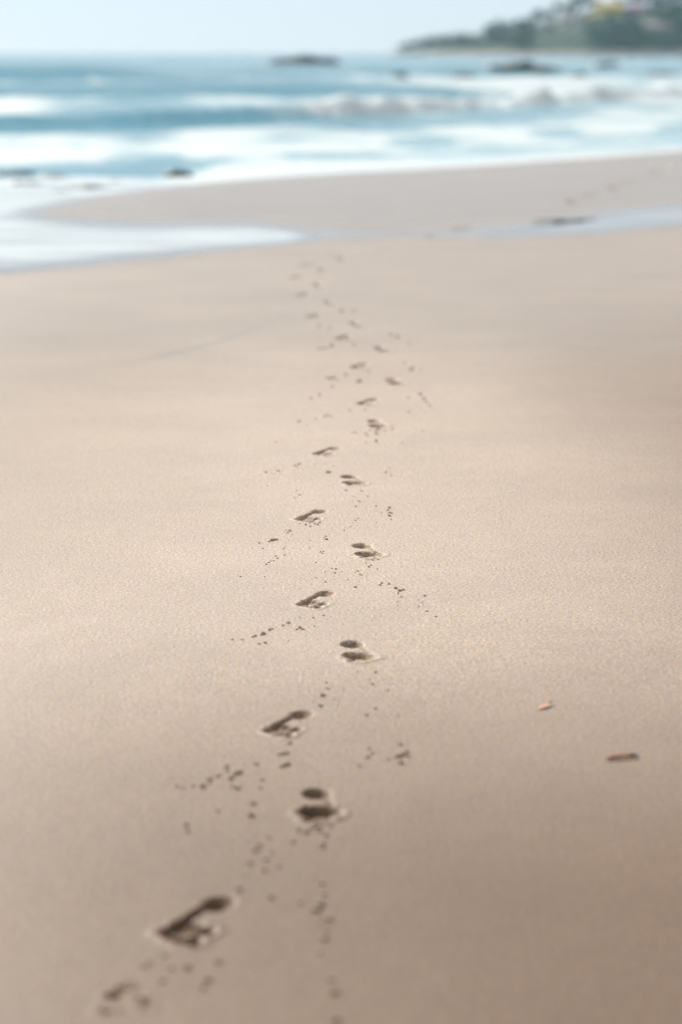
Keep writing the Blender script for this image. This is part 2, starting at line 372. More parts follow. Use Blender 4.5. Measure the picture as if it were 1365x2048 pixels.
def foot_field(k, f, X, Y):
    """height of one print at world points"""
    rng = random.Random(100 + k)
    ca, sa = math.cos(f['a']), math.sin(f['a'])
    dx, dy = X - f['x'], Y - f['y']
    # toe direction on the ground: (sin a, -cos a); outer side of a right foot is on the photo's left
    gs = 1.10 if k == 1 else 1.0
    t = (dx * sa - dy * ca) / gs / (0.94 if f['y'] < 20 else 1.35) + 0.125
    s = (dx * ca + dy * sa) / gs / (0.86 if f['y'] < 20 else 1.45)
    s = -s if f['side'] == 'R' else s                # s > 0: outer side
    wob = 0.0025 * (fbm(X * 60 + k * 7, Y * 60, 21 + k, 3) - 0.5) * 2
    t = t + wob; s = s + 0.0025 * (fbm(X * 55 + 31, Y * 55 + k * 3, 41 + k, 3) - 0.5) * 2
    j = lambda a: 1 + rng.uniform(-a, a)
    def ell(ct, cs, rt, rs):                         # signed distance-like, > 0 inside
        q = np.sqrt(((t - ct) / rt) ** 2 + ((s - cs) / rs) ** 2)
        return (1 - q) * min(rt, rs)
    def cap(t0, s0, t1, s1, r):
        vx, vy = t1 - t0, s1 - s0
        h = np.clip(((t - t0) * vx + (s - s0) * vy) / (vx * vx + vy * vy), 0, 1)
        return r - np.hypot(t - t0 - h * vx, s - s0 - h * vy)
    D = f['d'] * 0.95 * (1 + 1.1 * min(1, max(0, (f['y'] - 9) / 5)))
    soft = 0.010 + 0.027 * sst(-0.030, 0.045, X - f['x'])
    shapes = []
    if not f['part']:
        if f['side'] == 'R':
            shapes += [(ell(0.038, 0, 0.042 * j(.06), 0.033 * j(.06)), 0.95 * j(.08)), (cap(0.05, 0.016, 0.165, 0.036, 0.012), 0.8 * j(.1)),
                       (ell(0.168, 0.012, 0.034, 0.036), 0.5), (ell(0.172, -0.022, 0.027, 0.024), 0.95 * j(.1))]
        else:
            shapes += [(ell(0.038, 0, 0.041 * j(.06), 0.034 * j(.06)), 0.95 * j(.08)), (cap(0.05, 0.018, 0.15, 0.034, 0.012), 0.42 * j(.2)),
                       (ell(0.172, 0.003, 0.040, 0.051 * j(.05)), 0.95 * j(.08)), (ell(0.168, -0.016, 0.038, 0.032), 1.2 * j(.1))]
        tw = 0.85 if f['side'] == 'R' else 0.55
        shapes += [(ell(0.222, -0.024, 0.020, 0.0150), tw * j(.2)), (ell(0.224, -0.002, 0.014, 0.011), tw * j(.25)),
                   (ell(0.217, 0.015, 0.013, 0.011), tw * j(.25)), (ell(0.208, 0.029, 0.012, 0.0105), tw * j(.25)), (ell(0.196, 0.042, 0.013, 0.011), tw * j(.2))]
    else:
        for qx, qy, rx, w in ((231, 1990, 0.016, 1.3), (247, 1977, 0.014, .9), (262, 1972, 0.015, 1.0), (276, 1973, 0.012, .8), (281, 1994, 0.012, .7), (291, 2010, 0.014, .8), (215, 2021, 0.012, .8)):
            wx, wy = gp(qx, qy)
            shapes.append(((1 - np.hypot((X - wx) / rx, (Y - wy) / (rx * 1.1))) * rx, w))
    dep = np.zeros_like(X); sd_ = np.full_like(X, -1.0)
    for q, w in shapes:
        dep = np.maximum(dep, w * sst(-0.003, soft, q)); sd_ = np.maximum(sd_, q)
    rimn = fbm(X * 45, Y * 45 + 5 * k, 61, 3)
    ahead = sst(0.10, 0.24, t)                       # sand is pushed up at the toes
    rim = np.exp(-((sd_ + 0.008) / 0.0065) ** 2) * (0.0 + (0.13 if not f['part'] else 0.2) * ahead) * (0.4 + 1.2 * rimn)
    crumb = np.where((sd_ > -0.030) & (t > 0.12), sst(0.60, 0.78, fbm(X * 110, Y * 110, 91 + k, 2)) * (0.16 if f['y'] < 15 else 0.0) * sst(-0.030, -0.006, sd_), 0)
    fade = sst(-0.036, -0.022, sd_)
    h = D * (-dep + (rim + crumb) * (dep < 0.6) * fade + (0.05 if f['y'] < 15 else 0.0) * dep * (rimn - 0.5))
    return h, sd_, np.clip(0.9 * sst(0.0, 0.15, dep) + np.clip(rim * 1.6 + crumb * 2, 0, 1) * fade * 0.6, 0, 1)  # last value: strength of the shade painted into the print

# ------------------------------------------------------------------ beach: one sheet, the prints cut out of it as meshes of their own
def geo(a, b, s0, g):
    out, s, v = [], s0, a
    while v < b:
        out.append(v); v += s; s *= g
    return out
xs = list(np.arange(-0.60, 0.6001, 0.005))
left = [-v for v in geo(0.606, 90, 0.007, 1.12)][::-1]
right = geo(0.606, 1.0, 0.007, 1.08) 
right += list(np.arange(right[-1] + 0.03, 5.8, 0.03)); right += geo(right[-1] + 0.06, 90, 0.07, 1.16)
GX = np.array(left + xs + right)
ys_ = []
v = 3.2
while v < 18.6: ys_.append(v); v += 0.0045 * (v / 3.5) ** 0.9
ys_ += list(np.arange(ys_[-1] + 0.03, 37, 0.035)); ys_ += geo(ys_[-1] + 0.06, 160, 0.07, 1.12)
front = [3.2 - (v - 3.2) for v in geo(3.21, 45, 0.015, 1.2)][::-1]
GY = np.array(front + ys_)
XX, YY = np.meshgrid(GX, GY)
ZZ, WET, VIGNETTE = land(XX, YY)
PRINT_SHADE = np.zeros_like(XX)
OWN = np.full((len(GY) - 1, len(GX) - 1), -1, np.int32)
for k, f in enumerate(FP):
    i0, i1 = np.searchsorted(GY, f['y'] - 0.24), np.searchsorted(GY, f['y'] + 0.24)
    j0, j1 = np.searchsorted(GX, f['x'] - 0.24), np.searchsorted(GX, f['x'] + 0.24)
    h, q, lo = foot_field(k, f, XX[i0:i1, j0:j1], YY[i0:i1, j0:j1])
    ZZ[i0:i1, j0:j1] += h; PRINT_SHADE[i0:i1, j0:j1] = np.maximum(PRINT_SHADE[i0:i1, j0:j1], lo)
    ins = q > (-0.016 if f['y'] < 18 else -0.03)
    fm = (ins[:-1, :-1] & ins[1:, :-1] & ins[:-1, 1:] & ins[1:, 1:])
    OWN[i0:i1 - 1, j0:j1 - 1][fm] = k
zy, zx = np.gradient(ZZ, GY, GX)
NRM = np.stack([-zx, -zy, np.ones_like(zx)], -1); NRM /= np.linalg.norm(NRM, axis=-1, keepdims=True)
nxv = len(GX)
idx = np.arange(len(GY) * nxv).reshape(len(GY), nxv)
Q = np.stack([idx[:-1, :-1], idx[:-1, 1:], idx[1:, 1:], idx[1:, :-1]], -1)
CO = np.stack([XX, YY, ZZ], -1).reshape(-1, 3); NR = NRM.reshape(-1, 3); WETf, SHDf, VIGf = WET.ravel(), PRINT_SHADE.ravel(), VIGNETTE.ravel()

def cut(name, mask, org=(0, 0, 0)):
    q = Q[mask]
    used, inv = np.unique(q, return_inverse=True)
    me = np_mesh(name, CO[used] - np.array(org), inv.reshape(-1, 4), True, {'wet': WETf[used], 'print_shade': SHDf[used], 'vignette': VIGf[used]}, NR[used])
    return link(name, me, M_SAND)
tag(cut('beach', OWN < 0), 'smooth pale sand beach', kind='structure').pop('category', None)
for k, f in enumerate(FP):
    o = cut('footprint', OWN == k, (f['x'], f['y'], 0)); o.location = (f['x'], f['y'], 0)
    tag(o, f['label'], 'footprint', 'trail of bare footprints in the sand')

def ground_z(x, y):
    i = min(max(np.searchsorted(GY, y), 1), len(GY) - 1); j = min(max(np.searchsorted(GX, x), 1), nxv - 1)
    return float(ZZ[i - 1:i + 1, j - 1:j + 1].mean())

# ------------------------------------------------------------------ water lying in the trough behind the prints
px_ = np.concatenate([np.arange(-9, 9, 0.05)]); pu = np.linspace(-0.25, 2.4, 110)
PX, PU = np.meshgrid(px_, pu)
PYn, PYf = y_near(PX), np.maximum(y_far(PX), y_near(PX) + 0.3)
PY = PYn + PU * (PYf - PYn)
lz = land(PX, PY)[0]
pid = np.arange(PX.size).reshape(PX.shape)
pq = np.stack([pid[:-1, :-1], pid[:-1, 1:], pid[1:, 1:], pid[1:, :-1]], -1)
keep = (np.minimum(np.minimum(lz[:-1, :-1], lz[1:, 1:]), np.minimum(lz[1:, :-1], lz[:-1, 1:])) < POOL_Z + 0.0005)
PDEEP = sst(0.0, 0.0105, POOL_Z - lz).ravel()
pco = np.stack([PX, PY, np.full_like(PX, POOL_Z)], -1).reshape(-1, 3)
for name, m, mt in (('pool_water', keep & (0.5 * (PX[1:, 1:] + PX[:-1, :-1]) < 0.35), M_FROTH_GLARE), ('pool_water', keep & (0.5 * (PX[1:, 1:] + PX[:-1, :-1]) >= 0.35), M_FILM)):
    q = pq[m]; used, inv = np.unique(q, return_inverse=True)
    tag(link(name, np_mesh(name, pco[used], inv.reshape(-1, 4), True, {'deepness': PDEEP[used]}), mt), kind='structure')

# ------------------------------------------------------------------ sea
tt = np.concatenate([-np.array(geo(0.262, 2.6, 0.006, 1.13))[::-1], np.linspace(-0.26, 0.26, 300), np.array(geo(0.262, 2.6, 0.006, 1.13))])
sy = np.array(geo(10, 2300, 0.12, 1.0105))
T, SY = np.meshgrid(tt, sy); SX = T * SY
P_BREAK = poly([(0, 274), (280, 268), (560, 256), (700, 249), (850, 238), (1000, 228), (1180, 215), (1365, 205)], SEA_Z)
yb = pl(P_BREAK, SX, 0.3, 0.7)
off = SY - y_shore(SX)
o2 = SY - yb
amp = sst(2, 25, off)
nz = lambda a, b, s, o=4: fbm(SX * a, SY * b, s, o)
Zs = SEA_Z + amp * 0.05 * np.sin(o2 * 0.55 + 3 * nz(.05, .05, 71)) + amp * 0.09 * np.sin(o2 * 0.19 + 4 * nz(.02, .02, 72))
Zs += sst(0, 3, off) * 0.05 * (nz(1.2, 1.2, 73) - 0.5)
brk = sst(-2.5, 0.8, SX)                              # where the wave has broken
lump = fbm(SX * 1.1, SY * 0.5, 75, 3)
Hb = 0.30 * (1 - 0.22 * brk) * (0.35 + 1.2 * nz(.3, .03, 76, 3)) + brk * 0.62 * (lump - 0.42)
prof = np.where(o2 < 1.2, np.exp(-((o2 - 1.2) / 0.62) ** 2), np.exp(-((o2 - 1.2) / 3.4) ** 2))
Zs += Hb * prof
# outer swells
def swell(y0, slope, H, w, x0, x1, sx):
    c = SY - (y0 + slope * SX)
    e = sst(x0 - sx, x0 + sx, SX) * (1 - sst(x1 - sx, x1 + sx, SX))
    return H * e * np.where(c < 0, np.exp(-(c / (w * .45)) ** 2), np.exp(-(c / w) ** 2)), c, e
fo = 0.0
s1, c1, e1 = swell(118, 0.15, 0.95, 7, -60, -7.0, 6); s2, c2, e2 = swell(83, 0.2, 0.42, 5, -30, 6, 6)
s3, c3, e3 = swell(235, 0.1, 0.35, 12, -120, 10, 25); s4, c4, e4 = swell(160, 0.2, 0.6, 9, -10, 60, 12)
Zs += s1 + s2 + s3 + s4
# foam
wn = nz(.22, .10, 81); wn2 = nz(.9, .45, 82)
wn3 = fbm(SX * .30 + 7, (SY + 2.2 * SX) * .045, 85, 4)
foam = 0.38 + 0.7 * (wn - 0.5) + 0.85 * (wn2 - 0.5) + 1.0 * (wn3 - 0.5)
foam += 0.22 * (1 - sst(95, 170, SY)) + 0.20 * sst(-3, 6, SX) * (1 - sst(220, 420, SY))
foam -= 0.34 * sst(110, 260, SY) * (1 - 0.6 * sst(10, 40, SX))
shoreband = (1 - sst(1.0, 3.2, off + 1.2 * (wn2 - 0.5))) * sst(-1.5, -0.4, off + 1)
foam = np.maximum(foam, 1.05 * shoreband)
foam += 0.25 * (1 - sst(0, 9, np.abs(o2 + 8)))
face = (1 - brk) * sst(-2.4, -1.2, o2) * (1 - sst(1.0, 2.2, o2))
foam -= (0.75 - 0.9 * (nz(.8, .9, 95, 3) - 0.5)) * face
foam -= 0.42 * sst(.42, .62, fbm(SX * .7 + 5, (SY - 1.1 * SX) * .30, 90, 4)) * sst(2.5, 5, off) * (1 - sst(-6, -1, o2))
foam += brk * (1.1 * sst(0.1, 1.0, o2) * (1 - sst(2, 7, o2)) * (0.5 + lump) - 0.45 * sst(-9, -4, o2) * (1 - sst(-0.4, .4, o2)))  # foam thinned on the breaker's front so bluer water stands in for shade
foam += (1 - brk) * 0.30 * sst(1.2, 2.5, o2) * (1 - sst(8, 22, o2))
for c, e, w in ((c1, e1, 7), (c2, e2, 5), (c3, e3, 12), (c4, e4, 9)):
    foam -= 0.7 * e * sst(-w * 1.1, -w * .4, c) * (1 - sst(0, w * .4, c)); foam += 0.25 * e * sst(0, w * .5, c) * (1 - sst(w, 2.5 * w, c))
dark_l = (1 - sst(-2.6, -1.4, SX)) * sst(2.2, 3.4, off) * (1 - sst(6, 11, off))
foam -= 0.75 * dark_l * (0.5 + wn2)
foam -= 0.4 * sst(.55, .75, nz(.7, .25, 88)) * sst(3, 5, off) * (1 - sst(14, 20, off))
deep = sst(4, 26, off) * (1 - 0.5 * sst(0, 12, SX) * (1 - sst(150, 400, SY)))
deep = np.maximum(deep, dark_l)
sid = np.arange(SX.size).reshape(SX.shape)
sq = np.stack([sid[:-1, :-1], sid[:-1, 1:], sid[1:, 1:], sid[1:, :-1]], -1)
keep = (off[1:, 1:] > -2.5)
q = sq[keep]; used, inv = np.unique(q, return_inverse=True)
sco = np.stack([SX, SY, Zs], -1).reshape(-1, 3)
me = np_mesh('sea', sco[used], inv.reshape(-1, 4), True, {'foam': np.clip(foam, 0, 1.2).ravel()[used], 'deep': deep.ravel()[used]})
tag(link('sea', me, M_SEA), kind='structure')

# ------------------------------------------------------------------ rocks
def lumpy(name, rx, ry, rz, seed, sub=4, rough=0.35, freq=1.6, flat=True):
    from mathutils import noise as mn
    bm = bmesh.new(); bmesh.ops.create_icosphere(bm, subdivisions=sub, radius=1)
    sv = Vector((seed * 3.7, seed * 1.3, seed * 7.1))
    for v in bm.verts:
        n = mn.fractal(v.co * freq + sv, 1.0, 2.0, 4)
        r = 1 + rough * n
        v.co = Vector((v.co.x * r * rx, v.co.y * r * ry, v.co.z * r * rz))
        if flat and v.co.z < -0.35 * rz: v.co.z = -0.35 * rz
    for f in bm.faces: f.smooth = True
    me = bpy.data.meshes.new(name); bm.to_mesh(me); bm.free(); return me
ROCKS = [  # px, base py, width px, height px, label
    (605, 130, 135, 19, 'long low dark rock out in the sea below the horizon'),
    (1035, 151, 180, 25, 'largest dark rock with a jagged top, in the surf on the right'),
    (800, 155, 34, 10, 'small lone dark rock in white water between the two long rocks'),
    (930, 153, 40, 6, 'tiny flat rock awash just left of the largest surf rock'),
    (1205, 148, 44, 24, 'steep grey rock in the surf right of the largest one'),
    (1225, 132, 30, 10, 'small grey rock behind the steep one, nearest the headland'),
    (1325, 152, 60, 8, 'flat greyish rock awash near the right edge of the photo'),
    (356, 352, 52, 13, 'small dark rock in the shallows close to the foam line'),
    (1160, 152, 30, 8, 'low rock awash between the largest and the steep surf rock'),
    (30, 347, 70, 5, 'dark wet rock in the shallows at the left edge, uppermost of its cluster'),
    (105, 357, 60, 8, 'flat dark rock in the shallows, right of the uppermost one'),
    (45, 372, 80, 8, 'flat dark rock in the shallows low at the left edge'),
    (170, 380, 90, 9, 'long dark rock nearest the foam edge at the left'),
    (225, 366, 50, 6, 'rightmost dark rock of the shallow cluster at the left'),
    (120, 388, 60, 6, 'lowest dark rock of the cluster, touching the white foam'),
]
for k, (px, py, w, h, lab) in enumerate(ROCKS):
    x, y = gp(px, py, SEA_Z); s = y / F_PX
    o = link('rock', lumpy('rock', w * s * 0.5, w * s * 0.4, h * s * 0.85, k + 1, 4, 0.4, 2.2), M_ROCK)
    o.location = (x, y + w * s * 0.3, SEA_Z)
    tag(o, lab, 'rock', 'dark rocks standing in the surf')

# ------------------------------------------------------------------ dark strand on the pool bank, leaf and twig on the sand
def ribbon(name, pts, rad, seed, segs=8, flat=0.5):
    """tapered tube along points"""
    rnd = random.Random(seed); bm = bmesh.new(); rings = []
    n = len(pts)
    for i, p in enumerate(pts):
        p = Vector(p); d = (Vector(pts[min(i + 1, n - 1)]) - Vector(pts[max(i - 1, 0)])).normalized()
        sdv = d.cross(Vector((0, 0, 1))).normalized(); up = sdv.cross(d)
        r = rad(i / (n - 1)) * rnd.uniform(0.88, 1.12)
        rings.append([bm.verts.new(p + sdv * r * math.cos(a) + up * r * flat * math.sin(a)) for a in (2 * math.pi * q / segs for q in range(segs))])
    for a, b in zip(rings, rings[1:]):
        for q in range(segs): bm.faces.new((a[q], a[(q + 1) % segs], b[(q + 1) % segs], b[q])).smooth = True
    bm.faces.new(rings[0][::-1]); bm.faces.new(rings[-1])
    me = bpy.data.meshes.new(name); bm.to_mesh(me); bm.free(); return me
x0, y0 = gp(1062, 446); x1, y1 = gp(1195, 437)
rnd = random.Random(5); n = 26
pts = []
for i in range(n):
    u = i / (n - 1); x, y = x0 + (x1 - x0) * u, y0 + (y1 - y0) * u + 0.05 * math.sin(u * 7)
    pts.append((x, y, ground_z(x, y) + 0.008 + 0.006 * rnd.random()))
tag(link('dark_strand', ribbon('dark_strand', pts, lambda u: 0.010 * (0.35 + math.sin(u * math.pi)) * (0.7 + 0.5 * abs(math.sin(u * 11))), 3, 8, 0.6), M_STRAND),
    'dark strand lying along the far edge of the right pool', 'dark_strip')

# twig: body with a darker broken end
x, y = gp(1214, 1521); xe, ye = gp(1275, 1514)
root = empty('twig', (x, y, ground_z(x, y)))
tag(root, 'reddish brown piece of dry twig lying on bare sand at the right', 'twig')
L = math.hypot(xe - x, ye - y); dx, dy = (xe - x) / L, (ye - y) / L
P = lambda u, z=0.0045: (dx * L * u - dy * 0.003 * math.sin(u * 5), dy * L * u + dx * 0.003 * math.sin(u * 5), z + 0.002 * math.sin(u * 3))
link('stem', ribbon('stem', [P(u) for u in np.linspace(0, 0.74, 12)], lambda u: 0.0036 + 0.0016 * math.sin(u * 2.6), 7, 9, 0.9), M_TWIG, root)
tag(link('tip', ribbon('tip', [P(u, 0.0047) for u in np.linspace(0.735, 1.0, 7)], lambda u: 0.0048 * (1 - 0.5 * u * u), 8, 9, 0.9), M_TIP, root), 'dark charred looking end of the twig')

# pink leaf: curled blade with a midrib
x, y = gp(1077, 1420); xe, ye = gp(1103, 1409)
root = empty('leaf', (x, y, ground_z(x, y))); tag(root, 'tiny pinkish orange curled leaf lying on bare sand above the twig', 'leaf')
L = math.hypot(xe - x, ye - y); dx, dy = (xe - x) / L, (ye - y) / L
bm = bmesh.new(); rows = []
for i in range(15):
    u = i / 14; w = 0.008 * math.sin(math.pi * min(1, u * 0.95 + 0.03)) ** 0.7
    rows.append([])
    for j in range(7):
        q = (j / 6 - 0.5) * 2
        rows[-1].append(bm.verts.new((dx * L * u - dy * w * q, dy * L * u + dx * w * q, 0.002 + 0.0025 * q * q * math.sin(math.pi * u) + 0.004 * u * u)))
for a, b in zip(rows, rows[1:]):
    for j in range(6): bm.faces.new((a[j], a[j + 1], b[j + 1], b[j])).smooth = True
me = bpy.data.meshes.new('blade'); bm.to_mesh(me); bm.free()
o = link('blade', me, M_PINK, root); so = o.modifiers.new('thickness', 'SOLIDIFY'); so.thickness = 0.0007
tag(link('stalk', ribbon('stalk', [(dx * L * u, dy * L * u, 0.003 + 0.004 * u * u) for u in np.linspace(0.8, 1.12, 6)], lambda u: 0.0018 * (1 - .3 * u), 9, 6, 1), M_TIP, root), 'dark stalk end of the pink leaf')

# ------------------------------------------------------------------ crumbs of moist sand thrown out of the prints
CRUMB_ME = []
for k in range(8):
    me = lumpy('sand_crumb', 1, 0.85, 0.72, 30 + k, 2, 0.55, 1.4, False); me.materials.append(M_CRUMB); CRUMB_ME.append(me)
CLUSTERS = [  # list of (px, py, size mm), label
 ([(653, 1365, 5), (656, 1376, 8), (646, 1391, 9), (642, 1412, 7), (627, 1404, 5), (668, 1398, 4), (678, 1399, 3), (676, 1410, 4)],
  'dark crumb of sand in the chain above the third footprint'),
 ([(745, 1368, 6), (775, 1380, 6), (715, 1343, 4), (751, 1344, 6), (724, 1374, 4), (687, 1379, 4), (740, 1358, 4)],
  'small crumb of sand below the fourth footprint'),
 ([(733, 1430, 9), (751, 1417, 7), (798, 1430, 4), (780, 1412, 4), (720, 1450, 3)],
  'sand crumb on bare sand right of the trail, above the heap of crumbs'),
 ([(735, 1514, 9), (745, 1507, 6), (738, 1497, 6), (718, 1530, 6), (722, 1536, 4), (802, 1489, 8), (798, 1513, 13), (806, 1509, 12), (812, 1504, 9), (778, 1518, 8), (803, 1526, 8), (792, 1514, 8), (815, 1512, 7)],
  'moist sand crumb in the heap right of the third footprint'),
 ([(579, 1486, 9), (566, 1507, 10), (574, 1506, 8), (560, 1508, 7), (569, 1530, 13), (577, 1527, 9), (563, 1533, 8), (545, 1500, 4)],
  'moist sand crumb just below the toes of the third footprint'),
 ([(513, 1528, 9), (475, 1546, 12), (462, 1557, 11), (467, 1550, 8), (436, 1552, 10), (420, 1558, 9), (419, 1566, 7), (405, 1573, 10), (453, 1533, 8), (475, 1576, 9), (464, 1572, 6), (387, 1572, 6), (368, 1576, 6), (353, 1572, 8), (455, 1541, 6), (484, 1542, 6)],
  'moist sand crumb in the scatter lower left of the third footprint'),
 ([(507, 1608, 9), (503, 1632, 9), (436, 1622, 7), (373, 1650, 9), (376, 1662, 8), (521, 1575, 6), (524, 1560, 6)],
  'blurred sand crumb on bare sand left of the second footprint'),
 ([(645, 1694, 8), (644, 1687, 9), (650, 1670, 10), (636, 1655, 10), (612, 1664, 10), (596, 1660, 9), (586, 1683, 7), (624, 1656, 9), (662, 1652, 7), (640, 1662, 9)],
  'blurred sand crumb under the toes of the second footprint'),
 ([(512, 1700, 9), (519, 1690, 7), (539, 1675, 8), (533, 1718, 7), (500, 1727, 8), (531, 1740, 9), (490, 1750, 7), (478, 1778, 11), (543, 1795, 9), (602, 1805, 7), (558, 1732, 6), (545, 1705, 6)],
  'blurred sand crumb in the line above the heel of the nearest footprint'),
 ([(648, 1787, 10), (633, 1820, 12), (641, 1808, 10), (657, 1838, 12), (649, 1877, 12), (651, 1861, 9), (646, 1768, 7), (643, 1842, 7), (664, 1960, 9), (668, 1985, 11), (672, 2040, 12), (640, 1905, 8)],
  'blurred sand crumb in the vertical line right of the nearest footprint'),
 ([(437, 1923, 12), (330, 1910, 9), (375, 1935, 9), (343, 1935, 7), (415, 1960, 9), (408, 1975, 9), (325, 1962, 9), (287, 1932, 8), (215, 2020, 12), (292, 2000, 11), (283, 1993, 9), (225, 1986, 10), (260, 1972, 9), (300, 1925, 7)],
  'blurred sand crumb around the scuffed partial footprint at lower left'),
 ([(606, 1259, 7), (600, 1256, 8), (594, 1259, 6), (577, 1246, 7), (566, 1251, 5), (629, 1252, 4), (539, 1260, 7), (527, 1268, 9), (523, 1270, 6), (510, 1272, 8), (506, 1274, 6), (519, 1288, 6), (531, 1286, 7), (483, 1279, 5), (465, 1279, 6), (545, 1258, 5), (488, 1279, 3), (578, 1282, 3), (600, 1235, 4), (627, 1236, 5), (647, 1231, 5)],
  'dark sand crumb in the line trailing left of the fifth footprint'),
 ([(760, 1170, 6), (764, 1166, 5), (778, 1168, 6), (792, 1177, 8), (800, 1182, 10), (807, 1180, 8), (797, 1187, 6), (803, 1194, 6), (795, 1204, 4), (836, 1200, 4), (850, 1192, 6), (838, 1212, 5), (854, 1222, 7), (796, 1212, 4), (872, 1233, 5), (845, 1204, 4)],
  'sand crumb in the scatter right of the trail, below the sharpest footprint'),
 ([(738, 1134, 7), (742, 1131, 5), (716, 1142, 6), (720, 1148, 4), (755, 1138, 4), (711, 1145, 4), (696, 1160, 4), (711, 1174, 6), (723, 1150, 5), (756, 1119, 5), (732, 1126, 4), (745, 1120, 5), (760, 1112, 4)],
  'sand crumb just below the toes of the sharpest footprint'),
 ([(672, 1138, 7), (664, 1137, 5), (670, 1146, 6), (684, 1143, 4), (632, 1125, 5), (641, 1104, 5), (647, 1103, 4), (620, 1096, 5), (621, 1081, 4), (645, 1107, 4), (633, 1155, 4), (651, 1164, 5), (650, 1144, 3)],
  'small sand crumb between the fifth and seventh footprints'),
 ([(580, 1062, 8), (576, 1066, 6), (572, 1061, 5), (550, 1080, 10), (544, 1081, 9), (538, 1083, 8), (555, 1079, 6), (519, 1086, 6), (505, 1096, 4), (526, 1097, 5), (585, 1070, 4), (568, 1098, 6), (570, 1094, 4), (552, 1112, 6), (555, 1117, 6), (548, 1121, 5), (538, 1125, 5), (533, 1129, 5), (542, 1122, 4), (481, 1153, 5), (530, 1153, 4), (570, 1110, 4)],
  'dark sand crumb in the ragged line trailing left of the seventh footprint'),
 ([(651, 1073, 6), (653, 1079, 7), (648, 1076, 4), (621, 1053, 5), (636, 1050, 6), (600, 1048, 5), (612, 1050, 7), (620, 1046, 6), (630, 1048, 5), (607, 1042, 5), (640, 1046, 4)],
  'sand crumb along the toes of the seventh footprint'),
 ([(779, 1016, 7), (776, 1021, 7), (780, 1026, 8), (784, 1027, 6), (779, 1032, 8), (778, 1018, 4), (763, 1025, 4), (783, 1039, 4), (753, 1013, 5), (753, 1046, 4)],
  'sand crumb in the tight heap right of the trail beside the seventh footprint'),
 ([(716, 1037, 5), (711, 1041, 6), (706, 1046, 4), (701, 1054, 5), (689, 1061, 4), (712, 1014, 7), (720, 1004, 5), (716, 1002, 5), (708, 993, 4), (725, 983, 5), (722, 981, 4), (736, 993, 5), (692, 981, 8), (705, 1001, 4)],
  'small sand crumb in the line below the eighth footprint'),
 ([(772, 945, 7), (780, 936, 5), (783, 951, 5), (776, 942, 4), (806, 885, 5), (752, 884, 7), (757, 886, 5)],
  'sand crumb right of the trail above the eighth footprint'),
 ([(590, 932, 7), (596, 930, 8), (600, 928, 6), (558, 943, 8), (554, 942, 6), (532, 945, 7), (547, 948, 5), (594, 935, 4), (606, 941, 4), (560, 948, 4), (656, 945, 9), (660, 945, 6), (631, 928, 4), (667, 932, 4), (600, 990, 5), (594, 981, 5), (590, 996, 4), (535, 972, 4)],
  'sand crumb in the line trailing left of the ninth footprint'),
 ([(657, 831, 10), (650, 833, 8), (664, 834, 7), (600, 843, 8), (615, 851, 5), (596, 844, 7), (632, 838, 6), (553, 884, 6), (700, 821, 6), (730, 820, 8), (543, 840, 4)],
  'sand crumb in the far scatter left of the tenth footprint'),
 ([(752, 862, 9), (754, 868, 10), (757, 859, 9), (732, 868, 9), (735, 872, 7), (786, 859, 8), (711, 865, 8), (705, 866, 6), (753, 881, 10), (740, 861, 7), (770, 862, 6), (733, 886, 5)],
  'sand crumb directly below the tenth footprint'),
 ([(848, 798, 14), (841, 789, 12), (860, 812, 11), (817, 797, 9), (818, 824, 9), (852, 804, 9), (822, 740, 14), (826, 735, 12), (843, 740, 10), (846, 862, 6), (809, 727, 9)],
  'sand crumb in the broad scatter right of the twelfth footprint'),
 ([(720, 762, 16), (716, 764, 12), (692, 749, 12), (660, 757, 14), (668, 755, 11), (655, 756, 10), (675, 760, 9), (738, 744, 10), (640, 790, 10), (622, 797, 9), (665, 774, 9)],
  'sand crumb in the far scatter left of the twelfth footprint'),
 ([(664, 692, 15), (650, 696, 13), (640, 698, 13), (708, 689, 11), (795, 674, 16), (782, 670, 14), (818, 687, 12), (683, 622, 14), (709, 622, 12), (638, 652, 14), (660, 656, 12), (664, 510, 14)],
  'faint blurred clod of sand beside the small far footprints'),
]
rnd = random.Random(17); proto = None
for pts, lab in CLUSTERS:
    for px, py, mm in pts:
        x, y = gp(px, py)
        me = rnd.choice(CRUMB_ME)
        if proto is None: proto = bpy.data.objects.new('sand_crumb', me); o = proto
        else: o = proto.copy(); o.data = me
        C.objects.link(o)
        r = mm / 1000 * 0.68 * rnd.uniform(0.85, 1.15)
        o.scale = (r, r, r * rnd.uniform(.65, 1.0)); o.rotation_euler = (rnd.uniform(-.4, .4), rnd.uniform(-.4, .4), rnd.uniform(0, 6.28))
        o.location = (x, y, ground_z(x, y) + r * 0.28)
        tag(o, lab, 'sand crumb', lab.replace('crumb', 'crumbs').replace('clod', 'clods'))

